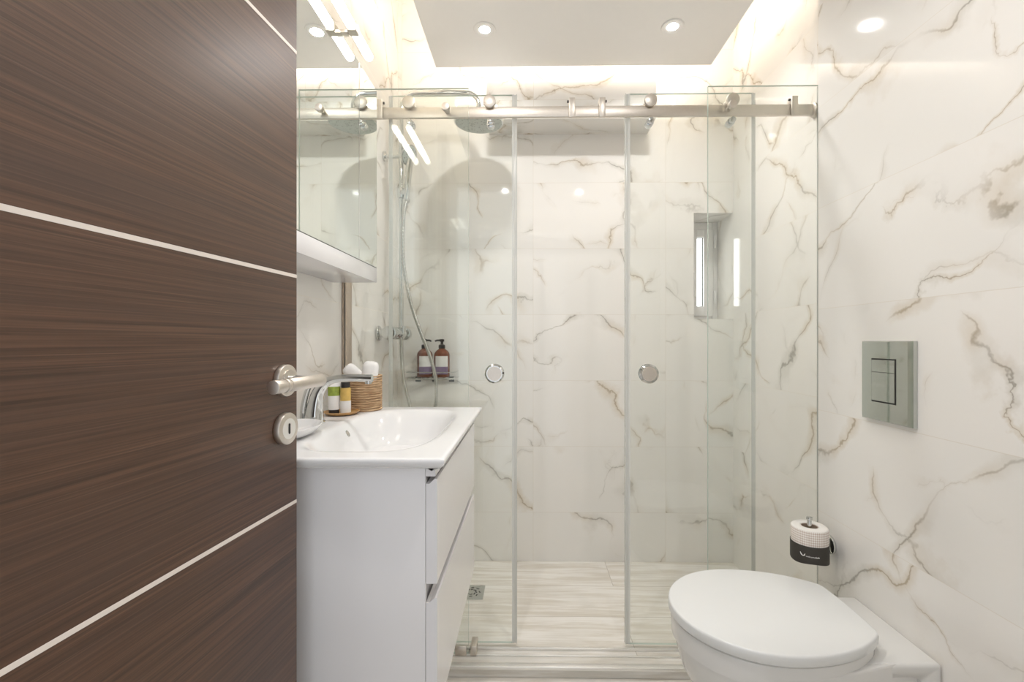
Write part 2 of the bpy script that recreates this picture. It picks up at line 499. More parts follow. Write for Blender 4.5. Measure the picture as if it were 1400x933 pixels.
# window
b = bm_new()
wy = 2.24
box(b, (WX0, wy, WZ0), (WX0 + 0.028, wy + 0.05, WZ1), 0.003); box(b, (XR - 0.028, wy, WZ0), (XR, wy + 0.05, WZ1), 0.003)
box(b, (WX0 + 0.028, wy, WZ0), (XR - 0.028, wy + 0.05, WZ0 + 0.025), 0.003); box(b, (WX0 + 0.028, wy, WZ1 - 0.04), (XR - 0.028, wy + 0.05, WZ1), 0.003)
win = struct('window_1', b, 'upvc')
b = bm_new()
sx0, sx1, sz0, sz1 = WX0 + 0.026, XR - 0.026, WZ0 + 0.022, WZ1 - 0.036
gx0, gx1, gz0, gz1 = 0.8195, 0.8505, 1.206, 1.541
box(b, (sx0, wy - 0.012, sz0), (gx0, wy + 0.03, sz1), 0.004); box(b, (gx1, wy - 0.012, sz0), (sx1, wy + 0.03, sz1), 0.004)
box(b, (gx0 - .004, wy - 0.012, sz0), (gx1 + .004, wy + 0.03, gz0), 0.004); box(b, (gx0 - .004, wy - 0.012, gz1), (gx1 + .004, wy + 0.03, sz1), 0.004)
obj('window_sash', b, 'upvc', win)
b = bm_new(); box(b, (gx0, wy + 0.004, gz0), (gx1, wy + 0.010, gz1)); obj('window_pane', b, 'daylight', win)
b = bm_new()
box(b, (gx1 - 0.003, wy - 0.002, gz0), (gx1, wy + 0.003, gz1)); box(b, (gx0, wy - 0.002, gz1 - .003), (gx1, wy + 0.003, gz1)); box(b, (gx0, wy - 0.002, gz0), (gx1, wy + 0.003, gz0 + .002))
obj('gasket', b, 'black', win)
for z in (1.22, 1.49):
    b = bm_new(); cyl(b, (XR - 0.018, wy - 0.014, z), (XR - 0.018, wy - 0.014, z + 0.06), 0.007, bev=0.001)
    obj('window_hinge', b, 'upvc', win)
b = bm_new(); tube(b, catmull([(sx0 + 0.022, wy - 0.012, 1.36), (sx0 + 0.022, wy - 0.04, 1.36), (sx0 + 0.022, wy - 0.045, 1.33), (sx0 + 0.022, wy - 0.045, 1.25)], 6), 0.008)
obj('window_handle', b, 'upvc', win)

# ------------------------------------------------------------------ entry door (opened inwards, left)
du = Vector((0.0912, 0.9958, 0)); DL = 0.72
hinge = Vector((-0.390, 0.7585, 0)) - du * DL
door = bpy.data.objects.new('door_1', None); COL.objects.link(door)
door.location = hinge; door.rotation_euler = (0, 0, math.atan2(du.y, du.x)); door['kind'] = 'structure'
door['label'] = 'dark wenge wooden door standing open at the left with pale inlaid lines'
lines = [0.3925, 0.7687, 1.1455, 1.521, 1.898]
b = bm_new()
zz = [0.006] + lines + [2.03]
for i in range(len(zz) - 1):
    box(b, (0, 0, zz[i] + (0.0028 if i else 0)), (DL, 0.04, zz[i+1] - (0.0028 if i < len(zz) - 2 else 0)))
obj('door_leaf', b, 'wenge', door, True)
for z in lines:
    b = bm_new(); box(b, (0, -0.0004, z - 0.0028), (DL, 0.0404, z + 0.0028)); obj('inlay_strip', b, 'inlay', door, True)
hx = DL - 0.037
b = bm_new(); hz = 0.974
cyl(b, (hx, 0, hz), (hx, -0.010, hz), 0.0255, seg=40, bev=0.002)
cyl(b, (hx, -0.010, hz), (hx, -0.0125, hz), 0.017, seg=32)
rose = obj('handle_rosette', b, 'steel', door, True)
b = bm_new()
cyl(b, (hx, -0.010, hz), (hx, -0.060, hz), 0.0085, 0.0075, seg=24)
obj('handle_neck', b, 'chrome', door, True)
b = bm_new()
cyl(b, (hx + 0.012, -0.058, hz), (hx - 0.075, -0.058, hz), 0.0100, seg=28, bev=0.001)
cyl(b, (hx - 0.075, -0.058, hz), (hx - 0.078, -0.058, hz), 0.0086, seg=28)
cyl(b, (hx - 0.078, -0.058, hz), (hx - 0.084, -0.058, hz), 0.0100, seg=28, bev=0.0006)
cyl(b, (hx - 0.084, -0.058, hz), (hx - 0.086, -0.058, hz), 0.0086, seg=28)
cyl(b, (hx - 0.086, -0.058, hz), (hx - 0.108, -0.058, hz), 0.0096, seg=28, bev=0.001)
obj('lever_handle', b, 'steel', door, True)
kz = 0.897
b = bm_new(); cyl(b, (hx, 0, kz), (hx, -0.011, kz), 0.0255, seg=40, bev=0.0022)
esc = obj('keyhole_escutcheon', b, 'steel', door, True)
b = bm_new(); cyl(b, (hx, -0.011, kz), (hx, -0.0114, kz), 0.0165, seg=32); obj('escutcheon_insert', b, 'alu', esc, True)
b = bm_new()
box(b, (hx - 0.0020, -0.0119, kz - 0.0065), (hx + 0.0020, -0.0113, kz + 0.0065))
for q in (-0.0065, 0.0065): cyl(b, (hx, -0.0119, kz + q), (hx, -0.0113, kz + q), 0.0020, seg=16)
obj('keyhole', b, 'black', esc, True)

# ------------------------------------------------------------------ vanity
VX, VY0, VY1 = -0.165, 0.815, 1.37
vz0, vz1 = 0.352, 0.8085
van = thing('vanity_cabinet', 'white gloss wall-hung vanity cabinet with two drawers under the washbasin', 'cabinet', (-0.38, 1.09, vz0))
b = bm_new()
box(b, (XL + 0.003, VY0, vz0), (VX - 0.021, VY0 + 0.016, vz1), 0.001)
box(b, (XL + 0.003, VY1 - 0.016, vz0), (VX - 0.021, VY1, vz1), 0.001)
box(b, (XL + 0.003, VY0 + 0.016, vz0), (VX - 0.022, VY1 - 0.016, vz0 + 0.016))
box(b, (XL + 0.003, VY0 + 0.016, vz0 + 0.016), (XL + 0.018, VY1 - 0.016, vz1 - 0.02))
obj('carcass', b, 'lacquer', van)
b = bm_new(); box(b, (VX - 0.0205, VY0 + 0.0005, 0.7935), (VX - 0.003, VY1 - 0.0005, vz1)); obj('top_rail', b, 'lacquer', van)
b = bm_new(); box(b, (VX - 0.03, VY0 + 0.016, vz0 + 0.016), (VX - 0.026, VY1 - 0.016, vz1 - 0.002)); obj('recess_panel', b, 'lacquer', van)
for z0, z1 in ((0.600, 0.789), (vz0, 0.575)):
    b = bm_new()
    # drawer front with a bevelled finger-pull lip along its top
    y0, y1 = VY0 + 0.001, VY1 - 0.001
    sec = [(VX - 0.020, z0), (VX, z0), (VX, z1), (VX - 0.004, z1 + 0.0), (VX - 0.014, z1 - 0.009), (VX - 0.020, z1 - 0.009)]
    vs0 = [b.verts.new((x, y0, z)) for x, z in sec]; vs1 = [b.verts.new((x, y1, z)) for x, z in sec]
    n = len(sec)
    b.faces.new(vs0[::-1]); b.faces.new(vs1)
    for k in range(n): b.faces.new((vs0[k], vs0[(k+1) % n], vs1[(k+1) % n], vs1[k]))
    d = obj('drawer', b, 'lacquer', van)
    b = bm_new(); box(b, (XL + 0.03, VY0 + 0.03, z0 + 0.02), (VX - 0.021, VY1 - 0.03, z1 - 0.04)); obj('drawer_box', b, 'lacquer', d)

# washbasin: a height-field slab with the bowl sunk in it
BX0, BX1, BY0, BY1, BZ = XL + 0.002, -0.150, 0.788, 1.405, 0.8325
bcx, bcy = -0.330, 1.095
def bowl(x, y):
    u = (x - bcx) / 0.138; v = (y - bcy) / 0.262
    if u < 0: u *= 0.97
    e = (abs(u)**3.6 + abs(v)**3.6) ** (1 / 3.6)
    if e >= 1.0: s = 0.0
    else:
        t = min(1.0, (1 - e) / 0.42); s = t*t*(3 - 2*t)
    return -0.085 * s
b = bm_new()
NX, NY = 72, 96
top = []
for i in range(NX + 1):
    row = []
    for j in range(NY + 1):
        x = BX0 + (BX1 - BX0) * i / NX; y = BY0 + (BY1 - BY0) * j / NY
        row.append(b.verts.new((x, y, BZ + bowl(x, y))))
    top.append(row)
for i in range(NX):
    for j in range(NY):
        b.faces.new((top[i][j], top[i+1][j], top[i+1][j+1], top[i][j+1]))
per = [top[i][0] for i in range(NX + 1)] + [top[NX][j] for j in range(1, NY + 1)] + [top[i][NY] for i in range(NX - 1, -1, -1)] + [top[0][j] for j in range(NY - 1, 0, -1)]
def inset(v, d, dz):
    x, y = v.co.x, v.co.y
    x = min(x, BX1 - d); y = min(max(y, BY0 + d), BY1 - d)
    return (x, y, BZ - dz)
prev = per
# rounded outer rim: push the perimeter in a little at the top, then down and under
for v in per:
    v.co.z -= 0.0
for d, dz in ((-0.0022, 0.0010), (-0.0035, 0.003), (-0.0038, 0.007), (-0.002, 0.0125), (0.006, 0.0185), (0.020, 0.0232)):
    ring = []
    for v in per:
        x, y = v.co.x, v.co.y
        if v.co.x > BX1 - 1e-6: x = BX1 - d
        if v.co.y < BY0 + 1e-6: y = BY0 + d
        if v.co.y > BY1 - 1e-6: y = BY1 - d
        ring.append(b.verts.new((x, y, BZ - dz)))
    for k in range(len(per)):
        b.faces.new((prev[k], ring[k], ring[(k+1) % len(per)], prev[(k+1) % len(per)]))
    prev = ring
# underside: shallow tray under the bowl
ring = [b.verts.new(((v.co.x - bcx) * 0.72 + bcx, (v.co.y - bcy) * 0.8 + bcy, BZ - 0.0232)) for v in prev]
for k in range(len(per)): b.faces.new((prev[k], ring[k], ring[(k+1) % len(per)], prev[(k+1) % len(per)]))
low = [b.verts.new(((v.co.x - bcx) * 0.62 + bcx, (v.co.y - bcy) * 0.7 + bcy, BZ - 0.10)) for v in ring]
for k in range(len(per)): b.faces.new((ring[k], low[k], low[(k+1) % len(per)], ring[(k+1) % len(per)]))
b.faces.new(low)
basin = thing('washbasin', 'white ceramic washbasin slab with a sunken bowl on the vanity cabinet', 'washbasin', (-0.38, 1.095, BZ - 0.037))
obj('basin_body', b, 'ceramic', basin, sharp=60)
b = bm_new(); ohx = bcx - 0.1365
for k in (0,):
    c0 = Vector((ohx + 0.0155, 1.125, BZ - 0.026)); nrm = Vector((0.86, 0, 0.5)).normalized()
    cyl(b, c0 - nrm * 0.006, c0 + nrm * 0.0012, 0.0085, seg=24)
ov = obj('overflow_ring', b, 'chrome', basin)
b = bm_new(); cyl(b, c0 + nrm * 0.001, c0 + nrm * 0.0016, 0.0062, seg=20); obj('overflow_hole', b, 'lacquer_dim', ov)
b = bm_new(); lathe(b, (bcx, bcy, BZ - 0.085), [(0.03, 0), (0.03, 0.002), (0.026, 0.004), (0.0, 0.0055)], 28); obj('drain_cap', b, 'chrome', basin)

# faucet
fx, fy = -0.535, 1.125
fa = thing('faucet', 'chrome curved basin mixer tap at the back of the washbasin', 'faucet', (fx, fy, BZ))
b = bm_new(); lathe(b, (fx, fy, BZ), [(0.027, 0), (0.027, 0.004), (0.023, 0.007), (0.0, 0.007)], 28); obj('base_ring', b, 'chrome', fa)
b = bm_new()
pts = catmull([(fx, fy, BZ + 0.004), (fx + 0.003, fy, BZ + 0.040), (fx + 0.012, fy, BZ + 0.078), (fx + 0.036, fy, BZ + 0.104), (fx + 0.08, fy, BZ + 0.1125), (fx + 0.146, fy, BZ + 0.1115)], 7)
tube(b, pts, 0.02, 22, lambda t, i: 0.0245 - 0.0150 * min(1, t * 1.5) ** 0.9)
obj('spout', b, 'chrome', fa)
b = bm_new(); cyl(b, (fx + 0.136, fy, BZ + 0.1065), (fx + 0.136, fy, BZ + 0.098), 0.0078, seg=20); obj('aerator', b, 'chrome', fa)
b = bm_new()
tube(b, catmull([(fx - 0.024, fy - 0.004, BZ + 0.008), (fx - 0.024, fy - 0.004, BZ + 0.04), (fx - 0.014, fy - 0.004, BZ + 0.082), (fx + 0.004, fy - 0.004, BZ + 0.112)], 6), 0.008, 14, lambda t, i: 0.0085 - 0.003 * t)
obj('lever', b, 'chrome', fa)

# soap dish, tray, toiletries, basket, towels
b = bm_new()
def oval(cx, cy, a, c, z, n=48): return [(cx + a*math.cos(2*PI*k/n), cy + c*math.sin(2*PI*k/n), z) for k in range(n)]
sc_ = (-0.522, 0.965)
loft(b, [oval(*sc_, 0.045, 0.065, BZ + 0.0005), oval(*sc_, 0.058, 0.082, BZ + 0.008), oval(*sc_, 0.069, 0.096, BZ + 0.020), oval(*sc_, 0.070, 0.097, BZ + 0.022), oval(*sc_, 0.067, 0.094, BZ + 0.0225), oval(*sc_, 0.056, 0.08, BZ + 0.011), oval(*sc_, 0.03, 0.05, BZ + 0.008)])
tag(obj('soap_dish', b, 'ceramic'), 'white oval soap dish on the washbasin in front of the tap', 'soap dish')

tx, ty = -0.522, 1.262
b = bm_new(); lathe(b, (tx, ty, BZ), [(0.030, 0.0005), (0.040, 0.002), (0.0475, 0.008), (0.048, 0.0095), (0.046, 0.0098), (0.038, 0.0045), (0.0, 0.004)], 40)
tag(obj('wooden_saucer', b, 'bamboo'), 'small round bamboo saucer on the washbasin holding two little toiletries', 'saucer')
zt = BZ + 0.0042
a_cam = math.atan2(-ty, -tx)
t1 = thing('toiletry_tube', 'white and leafy green toiletry tube standing on its dark cap on the saucer', 'tube', (tx - 0.014, ty - 0.020, zt))
c1 = (tx - 0.014, ty - 0.018)
b = bm_new(); lathe(b, (*c1, zt), [(0.0125, 0), (0.0135, 0.001), (0.0135, 0.012), (0.0, 0.0122)], 24); obj('cap', b, 'black_plastic', t1)
b = bm_new()
def tube_sec(z, a, c): 
    return [(c1[0] + a*math.cos(2*PI*k/28)*math.cos(a_cam+PI/2) - c*math.sin(2*PI*k/28)*math.sin(a_cam+PI/2), c1[1] + a*math.cos(2*PI*k/28)*math.sin(a_cam+PI/2) + c*math.sin(2*PI*k/28)*math.cos(a_cam+PI/2), zt + z) for k in range(28)]
loft(b, [tube_sec(0.0122, 0.0145, 0.0135), tube_sec(0.05, 0.0155, 0.011)], 0); loft(b, [tube_sec(0.05, 0.0155, 0.011), tube_sec(0.075, 0.0165, 0.006)], 1)
loft(b, [tube_sec(0.075, 0.0165, 0.006), tube_sec(0.088, 0.0172, 0.0012)], 2)
obj('tube_body', b, ['label', 'green', 'label'], t1, recalc=True)
t2 = thing('toiletry_bottle', 'small yellow and white toiletry bottle with a black cap on the saucer', 'bottle', (tx + 0.016, ty - 0.004, zt))
c2 = (tx + 0.0155, ty - 0.012, zt)
b = bm_new(); lathe(b, c2, [(0.0125, 0), (0.0138, 0.001), (0.0138, 0.068), (0.0125, 0.071), (0.009, 0.072), (0.0, 0.072)], 28); obj('bottle_body', b, 'yellow', t2)
b = bm_new(); patch(b, c2, 0.0139, 0, 2*PI, 0.003, 0.036, 32, 0.0004); obj('bottle_label', b, 'label', t2)
b = bm_new(); lathe(b, (c2[0], c2[1], zt + 0.072), [(0.0115, 0), (0.0122, 0.001), (0.0118, 0.014), (0.011, 0.015), (0.0, 0.015)], 24); obj('cap', b, 'black_plastic', t2)

kx, ky, kr, kh = -0.487, 1.345, 0.050, 0.104
b = bm_new()
nr = 15; prof = []
for i in range(nr):
    for q in range(5):
        th = -PI/2 + PI * q / 5
        prof.append((kr - 0.0035 + 0.0035 * math.cos(th), kh * (i + 0.5 + 0.5 * math.sin(th)) / nr))
prof += [(kr - 0.004, kh), (kr - 0.008, kh - 0.002), (kr - 0.008, 0.006), (0, 0.006)]
lathe(b, (kx, ky, BZ + 0.0005), [(0, 0)] + prof, 44)
tag(obj('rope_basket', b, 'jute', sharp=80), 'round tan rope basket of rolled towels on the far corner of the washbasin', 'basket')
def towel(label, p0, p1, r):
    b = bm_new()
    p0, p1 = Vector(p0), Vector(p1); d = (p1 - p0)
    L = d.length; d, u, w = frame_of(d)
    rings = []; seg = 40
    for tt, f in [(0.018 * (1 - math.cos(q)), 0.5 + 0.5 * math.sin(q)) for q in (0, .3, .6, .9, 1.2, 1.5)] + [(L * 0.5, 1.03)] + [(L - 0.018 * (1 - math.cos(q)), 0.5 + 0.5 * math.sin(q)) for q in (1.5, 1.2, .9, .6, .3, 0)]:
        ring = []
        for k in range(seg):
            a = 2*PI*k/seg
            rr = r * f * (1 + 0.05 * math.sin(3*a + 1) + (0.10 if k < 3 else 0))
            ring.append(p0 + d*tt + (u*math.cos(a) + w*math.sin(a)) * rr)
        rings.append(ring)
    # sunken spiral end
    rings.append([p0 + d*(L - 0.004) + (q - p0 - d*L) * 0.72 for q in rings[-1]])
    rings.append([p0 + d*(L + 0.001) + (q - p0 - d*(L-0.004)) * 0.75 for q in rings[-1]])
    rings.append([p0 + d*(L - 0.004) + (q - p0 - d*(L+0.001)) * 0.55 for q in rings[-1]])
    loft(b, rings)
    tag(obj('rolled_towel', b, 'terry', sharp=70), label, 'towel', 'rolled towels in the rope basket')
towel('rolled white towel leaning left out of the rope basket', (kx + 0.020, ky + 0.014, BZ + 0.050), (kx - 0.058, ky + 0.006, BZ + 0.128), 0.0205)
towel('rolled white towel standing at the right in the rope basket', (kx + 0.008, ky - 0.014, BZ + 0.012), (kx + 0.026, ky - 0.016, BZ + 0.144), 0.0225)

# ------------------------------------------------------------------ mirror cabinet and its lamp
MX = -0.466
my0, my1, mzb, mz0, mz1 = 0.80, 1.388, 1.216, 1.262, 1.803
mc = thing('mirror_cabinet', 'white wall cabinet with mirrored doors above the washbasin', 'cabinet', (-0.53, 1.09, mzb))
b = bm_new(); box(b, (XL + 0.001, my0, mzb), (MX - 0.005, my1, mz1), 0.002)
obj('cabinet_body', b, 'lacquer', mc)
b = bm_new(); box(b, (MX - 0.005, my0, mzb), (MX, my1, mz0 - 0.002), 0.001); obj('bottom_rail', b, 'lacquer', mc)
for y0, y1 in ((my0, 1.2425), (1.2455, my1)):
    b = bm_new(); box(b, (MX - 0.0045, y0, mz0), (MX, y1, mz1), 0.0006, 1); obj('mirror_door', b, 'mirror', mc)
b = bm_new(); box(b, (MX - 0.0048, 1.2425, mz0), (MX - 0.001, 1.2455, mz1)); box(b, (MX - 0.0048, my0, mz0 - 0.002), (MX - 0.001, my1, mz0)); obj('door_gap', b, 'reflective_seam', mc)

lx, lz = MX + 0.026, CAM_Z + 0.782
ly0, lyc, ly1 = 1.012, 1.131, 1.250
lamp = thing('mirror_lamp', 'glowing twin tube lamp clipped to the top edge of the mirrored cabinet', 'lamp', (MX, lyc, mz1))
b = bm_new()
box(b, (lx - 0.011, lyc - 0.0125, lz - 0.0125), (lx + 0.0125, lyc + 0.0125, lz + 0.0125), 0.002)
box(b, (MX - 0.02, lyc - 0.009, mz1 + 0.0005), (lx - 0.010, lyc + 0.009, mz1 + 0.008), 0.001)
obj('bracket', b, 'steel', lamp)
for s in (-1, 1):
    b = bm_new()
    cyl(b, (lx, lyc + s*0.013, lz), (lx, lyc + s*0.119, lz), 0.0115, seg=24, bev=0.005)
    obj('tube', b, 'tube', lamp)

# ------------------------------------------------------------------ shower enclosure
YFX, YR, YSL = 1.455, 1.478, 1.497      # fixed glass, rail, sliding glass (centre planes)
GT = 0.004
def pane(name, x0, x1, y, z0, z1, parent):
    b = bm_new()
    fs = box(b, (x0, y - GT, z0), (x1, y + GT, z1))
    for f in fs:
        f.normal_update()
        if abs(f.normal.y) < 0.5: f.material_index = 1
    return obj(name, b, ['glass', 'glass_edge'], parent)
def disc(bm, x, z, y0, y1, r, bev=0.0012): cyl(bm, (x, y0, z), (x, y1, z), r, seg=32, bev=bev)
RZ0, RZ1 = 1.762, 1.797
rail = thing('shower_rail', 'long brushed steel sliding rail across the top of the shower screen', 'rail', (0.16, YR, RZ0))
b = bm_new(); box(b, (XL + 0.001, YR - 0.006, RZ0), (XR - 0.001, YR + 0.006, RZ1), 0.002); obj('rail_bar', b, 'steel', rail)
for x, side in ((-0.484, 1), (0.139, -1), (0.236, 1), (0.848, -1)):
    b = bm_new()
    box(b, (x - 0.010, YR - 0.016, RZ0 - 0.006), (x + 0.010, YR - 0.0065, RZ1 + 0.022), 0.0015)
    box(b, (x - 0.010, YR - 0.007, RZ1 + 0.001), (x + 0.010, YR + 0.014, RZ1 + 0.022), 0.0015)
    st = obj('rail_stop', b, 'steel', rail)
    b = bm_new(); cyl(b, (x + side * 0.0098, YR - 0.005, RZ1 + 0.014), (x + side * 0.0150, YR - 0.005, RZ1 + 0.014), 0.004, seg=16); obj('rubber_bumper', b, 'black_plastic', st)
for x in (-0.264, 0.640):
    b = bm_new(); disc(b, x, 1.781, YFX - GT - 0.016, YFX - GT - 0.0005, 0.0125); cyl(b, (x, YFX + GT, 1.781), (x, YR - 0.004, 1.781), 0.008)
    obj('glass_connector', b, 'steel', rail)
for x0, x1 in ((XL + 0.0005, XL + 0.014), (XR - 0.014, XR - 0.0005)):
    b = bm_new(); cyl(b, (x0, YR, 1.7795), (x1, YR, 1.7795), 0.022, seg=28, bev=0.002); obj('wall_flange', b, 'steel', rail)

fl = thing('fixed_glass_panel', 'clear fixed shower glass panel behind the washbasin at the left wall', 'glass panel', (-0.39, YFX, ZS), group='fixed shower panels')
pane('glass_pane', XL + 0.008, -0.1925, YFX, ZS + 0.004, 1.846, fl)
b = bm_new(); box(b, (XL + 0.0005, YFX - 0.0055, ZS), (XL + 0.008, YFX + 0.0055, 1.846), 0.001); obj('wall_channel', b, 'beige_trim', fl)
fr = thing('fixed_glass_panel', 'clear fixed shower glass panel behind the toilet at the right wall', 'glass panel', (0.745, YFX, ZS), group='fixed shower panels')
pane('glass_pane', 0.5685, XR - 0.008, YFX, ZS + 0.004, 1.846, fr)
b = bm_new(); box(b, (XR - 0.008, YFX - 0.008, ZS), (XR - 0.0005, YFX + 0.008, 1.846), 0.001); obj('wall_channel', b, 'seal', fr)

SLW = 0.4055
def sliding(x0, label, knob_x, edge_right):
    x1 = x0 + SLW
    r = thing('sliding_glass_door', label, 'shower door', ((x0 + x1) / 2, YSL, ZS + 0.01), group='sliding shower doors')
    pane('glass_pane', x0, x1, YSL, ZS + 0.011, 1.846, r)
    for x, s in ((x0, -1), (x1, 1)):
        b = bm_new()
        inner = (s > 0) == edge_right
        w = 0.009 if inner else 0.007
        box(b, (min(x, x + s*w), YSL - 0.0045, ZS + 0.012), (max(x, x + s*w), YSL + 0.0045, 1.845), 0.001)
        box(b, (x - 0.006 if s > 0 else x - 0.0005, YSL - 0.0058, ZS + 0.012), (x + 0.0005 if s > 0 else x + 0.006, YSL - 0.0042, 1.845))
        if inner:
            box(b, (x + s*w - 0.0012, YSL - 0.008, ZS + 0.012), (x + s*w + 0.0012, YSL + 0.008, 1.845))
        obj('seal_strip', b, 'seal', r)
    for x in (x0 + 0.066, x1 - 0.078):
        b = bm_new()
        disc(b, x, RZ1 + 0.0125, YR - 0.0175, YR - 0.008, 0.0205, 0.002)
        cyl(b, (x, YR - 0.008, RZ1 + 0.0125), (x, YR + 0.008, RZ1 + 0.0125), 0.012, seg=28)
        cyl(b, (x, YR + 0.008, RZ1 + 0.0125), (x, YSL + 0.010, RZ1 + 0.0125), 0.015, seg=28, bev=0.001)
        ro = obj('roller', b, 'steel', r)
        b = bm_new()
        disc(b, x + 0.002, RZ0 - 0.0145, YR - 0.012, YR + 0.004, 0.0095)
        disc(b, x + 0.002, RZ0 - 0.0145, YR + 0.004, YSL + 0.008, 0.0125)
        obj('anti_jump_pin', b, 'chrome', r)
    b = bm_new()
    kz_ = 0.930
    cyl(b, (knob_x, YSL - GT - 0.0005, kz_), (knob_x, YSL - GT - 0.006, kz_), 0.0315, seg=40, bev=0.002)
    cyl(b, (knob_x, YSL - GT - 0.006, kz_), (knob_x, YSL - GT - 0.010, kz_), 0.0315, 0.026, seg=40)
    kn = obj('door_knob', b, 'chrome', r)
    b = bm_new(); cyl(b, (knob_x, YSL - GT - 0.0100, kz_), (knob_x, YSL - GT - 0.0108, kz_), 0.0235, seg=40); obj('knob_dish', b, 'steel', kn)
    b = bm_new(); cyl(b, (knob_x, YSL + GT + 0.0005, kz_), (knob_x, YSL + GT + 0.010, kz_), 0.0315, 0.026, seg=40); obj('knob_rear', b, 'chrome', kn)
    return r
sliding(-0.4545, 'left sliding clear glass shower door with a round knob beside the washbasin', -0.1125, True)
sliding(0.3250, 'right sliding clear glass shower door with a round knob in front of the window', 0.3915, False)

b = bm_new()
box(b, (XL + 0.001, 1.474, ZS + 0.0003), (XR - 0.001, 1.481, ZS + 0.008), 0.001); box(b, (XL + 0.001, YFX - 0.010, ZS + 0.0003), (XR - 0.001, YFX - 0.005, ZS + 0.004), 0.001)
tag(obj('floor_track', b, 'alu'), 'thin chrome threshold strip on the floor under the shower doors', 'threshold')
b = bm_new()
box(b, (-0.235, YFX - 0.012, ZS + 0.001), (-0.198, YFX - 0.0045, ZS + 0.032), 0.002)
box(b, (-0.186, YFX - 0.012, ZS + 0.001), (-0.166, YSL - 0.005, ZS + 0.032), 0.002)
tag(obj('door_guide', b, 'steel'), 'small steel glass clamp on the floor at the edge of the left fixed panel', 'clamp')

# floor drain
dc = (-0.228, 1.81)
dr = thing('floor_drain', 'square steel drain grate in the shower floor beside the vanity', 'drain', (*dc, ZS))
b = bm_new(); box(b, (dc[0] - 0.05, dc[1] - 0.05, ZS + 0.0002), (dc[0] + 0.05, dc[1] + 0.05, ZS + 0.003), 0.001); obj('drain_frame', b, 'chrome_dark', dr)
b = bm_new()
for k in range(8):
    a = k * PI / 4
    for rr in (0.018, 0.032):
        c = Vector((dc[0] + rr*math.cos(a), dc[1] + rr*math.sin(a), ZS + 0.003)); t_ = Vector((-math.sin(a + .5), math.cos(a + .5), 0)) * 0.006
        n_ = Vector((math.cos(a + .5), math.sin(a + .5), 0)) * 0.0022
        q = [c - t_ - n_, c + t_ - n_, c + t_ + n_, c - t_ + n_]
        loft(b, [[p for p in q], [p + Vector((0, 0, 0.0004)) for p in q]])
obj('drain_slots', b, 'black', dr)

# ------------------------------------------------------------------ shower column
sx, sy = -0.526, 1.87
sh = thing('shower_column', 'chrome shower column with round rain head and hand shower on the left shower wall', 'shower', (sx, sy, 0.95))
b = bm_new()
pts = [(sx, sy, 1.08), (sx, sy, 1.5), (sx, sy, 1.98)] + [(sx + 0.06 - 0.06*math.cos(a), sy, 2.0 + 0.06*math.sin(a)) for a in (0.0, .3, .6, .9, 1.2, 1.5)] + [(sx + 0.2, sy, 2.062), (sx + 0.27, sy, 2.06)] + [(sx + 0.27 + 0.05*math.sin(a), sy, 2.01 + 0.05*math.cos(a)) for a in (.3, .6, .9, 1.2, 1.5)] + [(sx + 0.32, sy, 1.965)]
tube(b, pts, 0.0095, 16); obj('riser_pipe', b, 'chrome', sh)
b = bm_new(); lathe(b, (sx + 0.32, sy, 1.932), [(0.0, 0.004), (0.098, 0.004), (0.102, 0.006), (0.102, 0.010), (0.09, 0.014), (0.03, 0.020), (0.018, 0.036), (0.0, 0.036)], 48); hd = obj('rain_head', b, 'chrome', sh)
b = bm_new(); lathe(b, (sx + 0.32, sy, 1.932), [(0.0, 0.0028), (0.096, 0.0028), (0.096, 0.0042), (0.0, 0.0042)], 48); obj('rain_face', b, 'rain', hd)
b = bm_new(); cyl(b, (XL + 0.0005, sy, 1.80), (sx + 0.005, sy, 1.80), 0.009); cyl(b, (XL + 0.0005, sy, 1.80), (XL + 0.008, sy, 1.80), 0.02); obj('wall_bracket', b, 'chrome', sh)
mz = 1.068; mxx = -0.541
b = bm_new()
cyl(b, (mxx, sy - 0.085, mz), (mxx, sy + 0.085, mz), 0.0255, seg=28, bev=0.003)
cyl(b, (mxx + 0.022, sy, mz), (mxx + 0.022, sy, mz + 0.03), 0.012)
for s in (-1, 1): cyl(b, (XL + 0.0005, sy + s*0.075, mz), (mxx, sy + s*0.075, mz), 0.017)
for s in (-1, 1): cyl(b, (XL + 0.0005, sy + s*0.075, mz), (XL + 0.01, sy + s*0.075, mz), 0.03, bev=0.003)
obj('mixer_body', b, 'chrome', sh)
for s in (-1, 1):
    b = bm_new(); cyl(b, (mxx, sy + s*0.087, mz), (mxx, sy + s*0.125, mz), 0.028, seg=28, bev=0.003); obj('mixer_knob', b, 'chrome', sh)
b = bm_new()
cyl(b, (sx, sy, 1.625), (sx, sy, 1.665), 0.017, bev=0.003); cyl(b, (sx, sy, 1.645), (sx + 0.028, sy - 0.02, 1.648), 0.013, bev=0.002)
obj('slider_holder', b, 'chrome', sh)
b = bm_new()
h0 = Vector((sx + 0.026, sy - 0.022, 1.615)); h1 = Vector((sx + 0.042, sy - 0.025, 1.775))
tube(b, [h0 + (h1 - h0) * t for t in (0, .1, .3, .5, .7, .85, 1.0)], 0.012, 18, lambda t, i: 0.0105 + 0.004 * t)
dd = (Vector((0.65, -0.35, -0.35))).normalized()
hc = h1 + Vector((-0.006, 0, 0.02))
cyl(b, hc - dd * 0.016, hc + dd * 0.006, 0.026, 0.042, seg=32, bev=0.002)
hs = obj('hand_shower', b, 'chrome', sh)
b = bm_new(); cyl(b, hc + dd * 0.006, hc + dd * 0.0075, 0.036, seg=32); obj('spray_face', b, 'rain', hs)
b = bm_new()
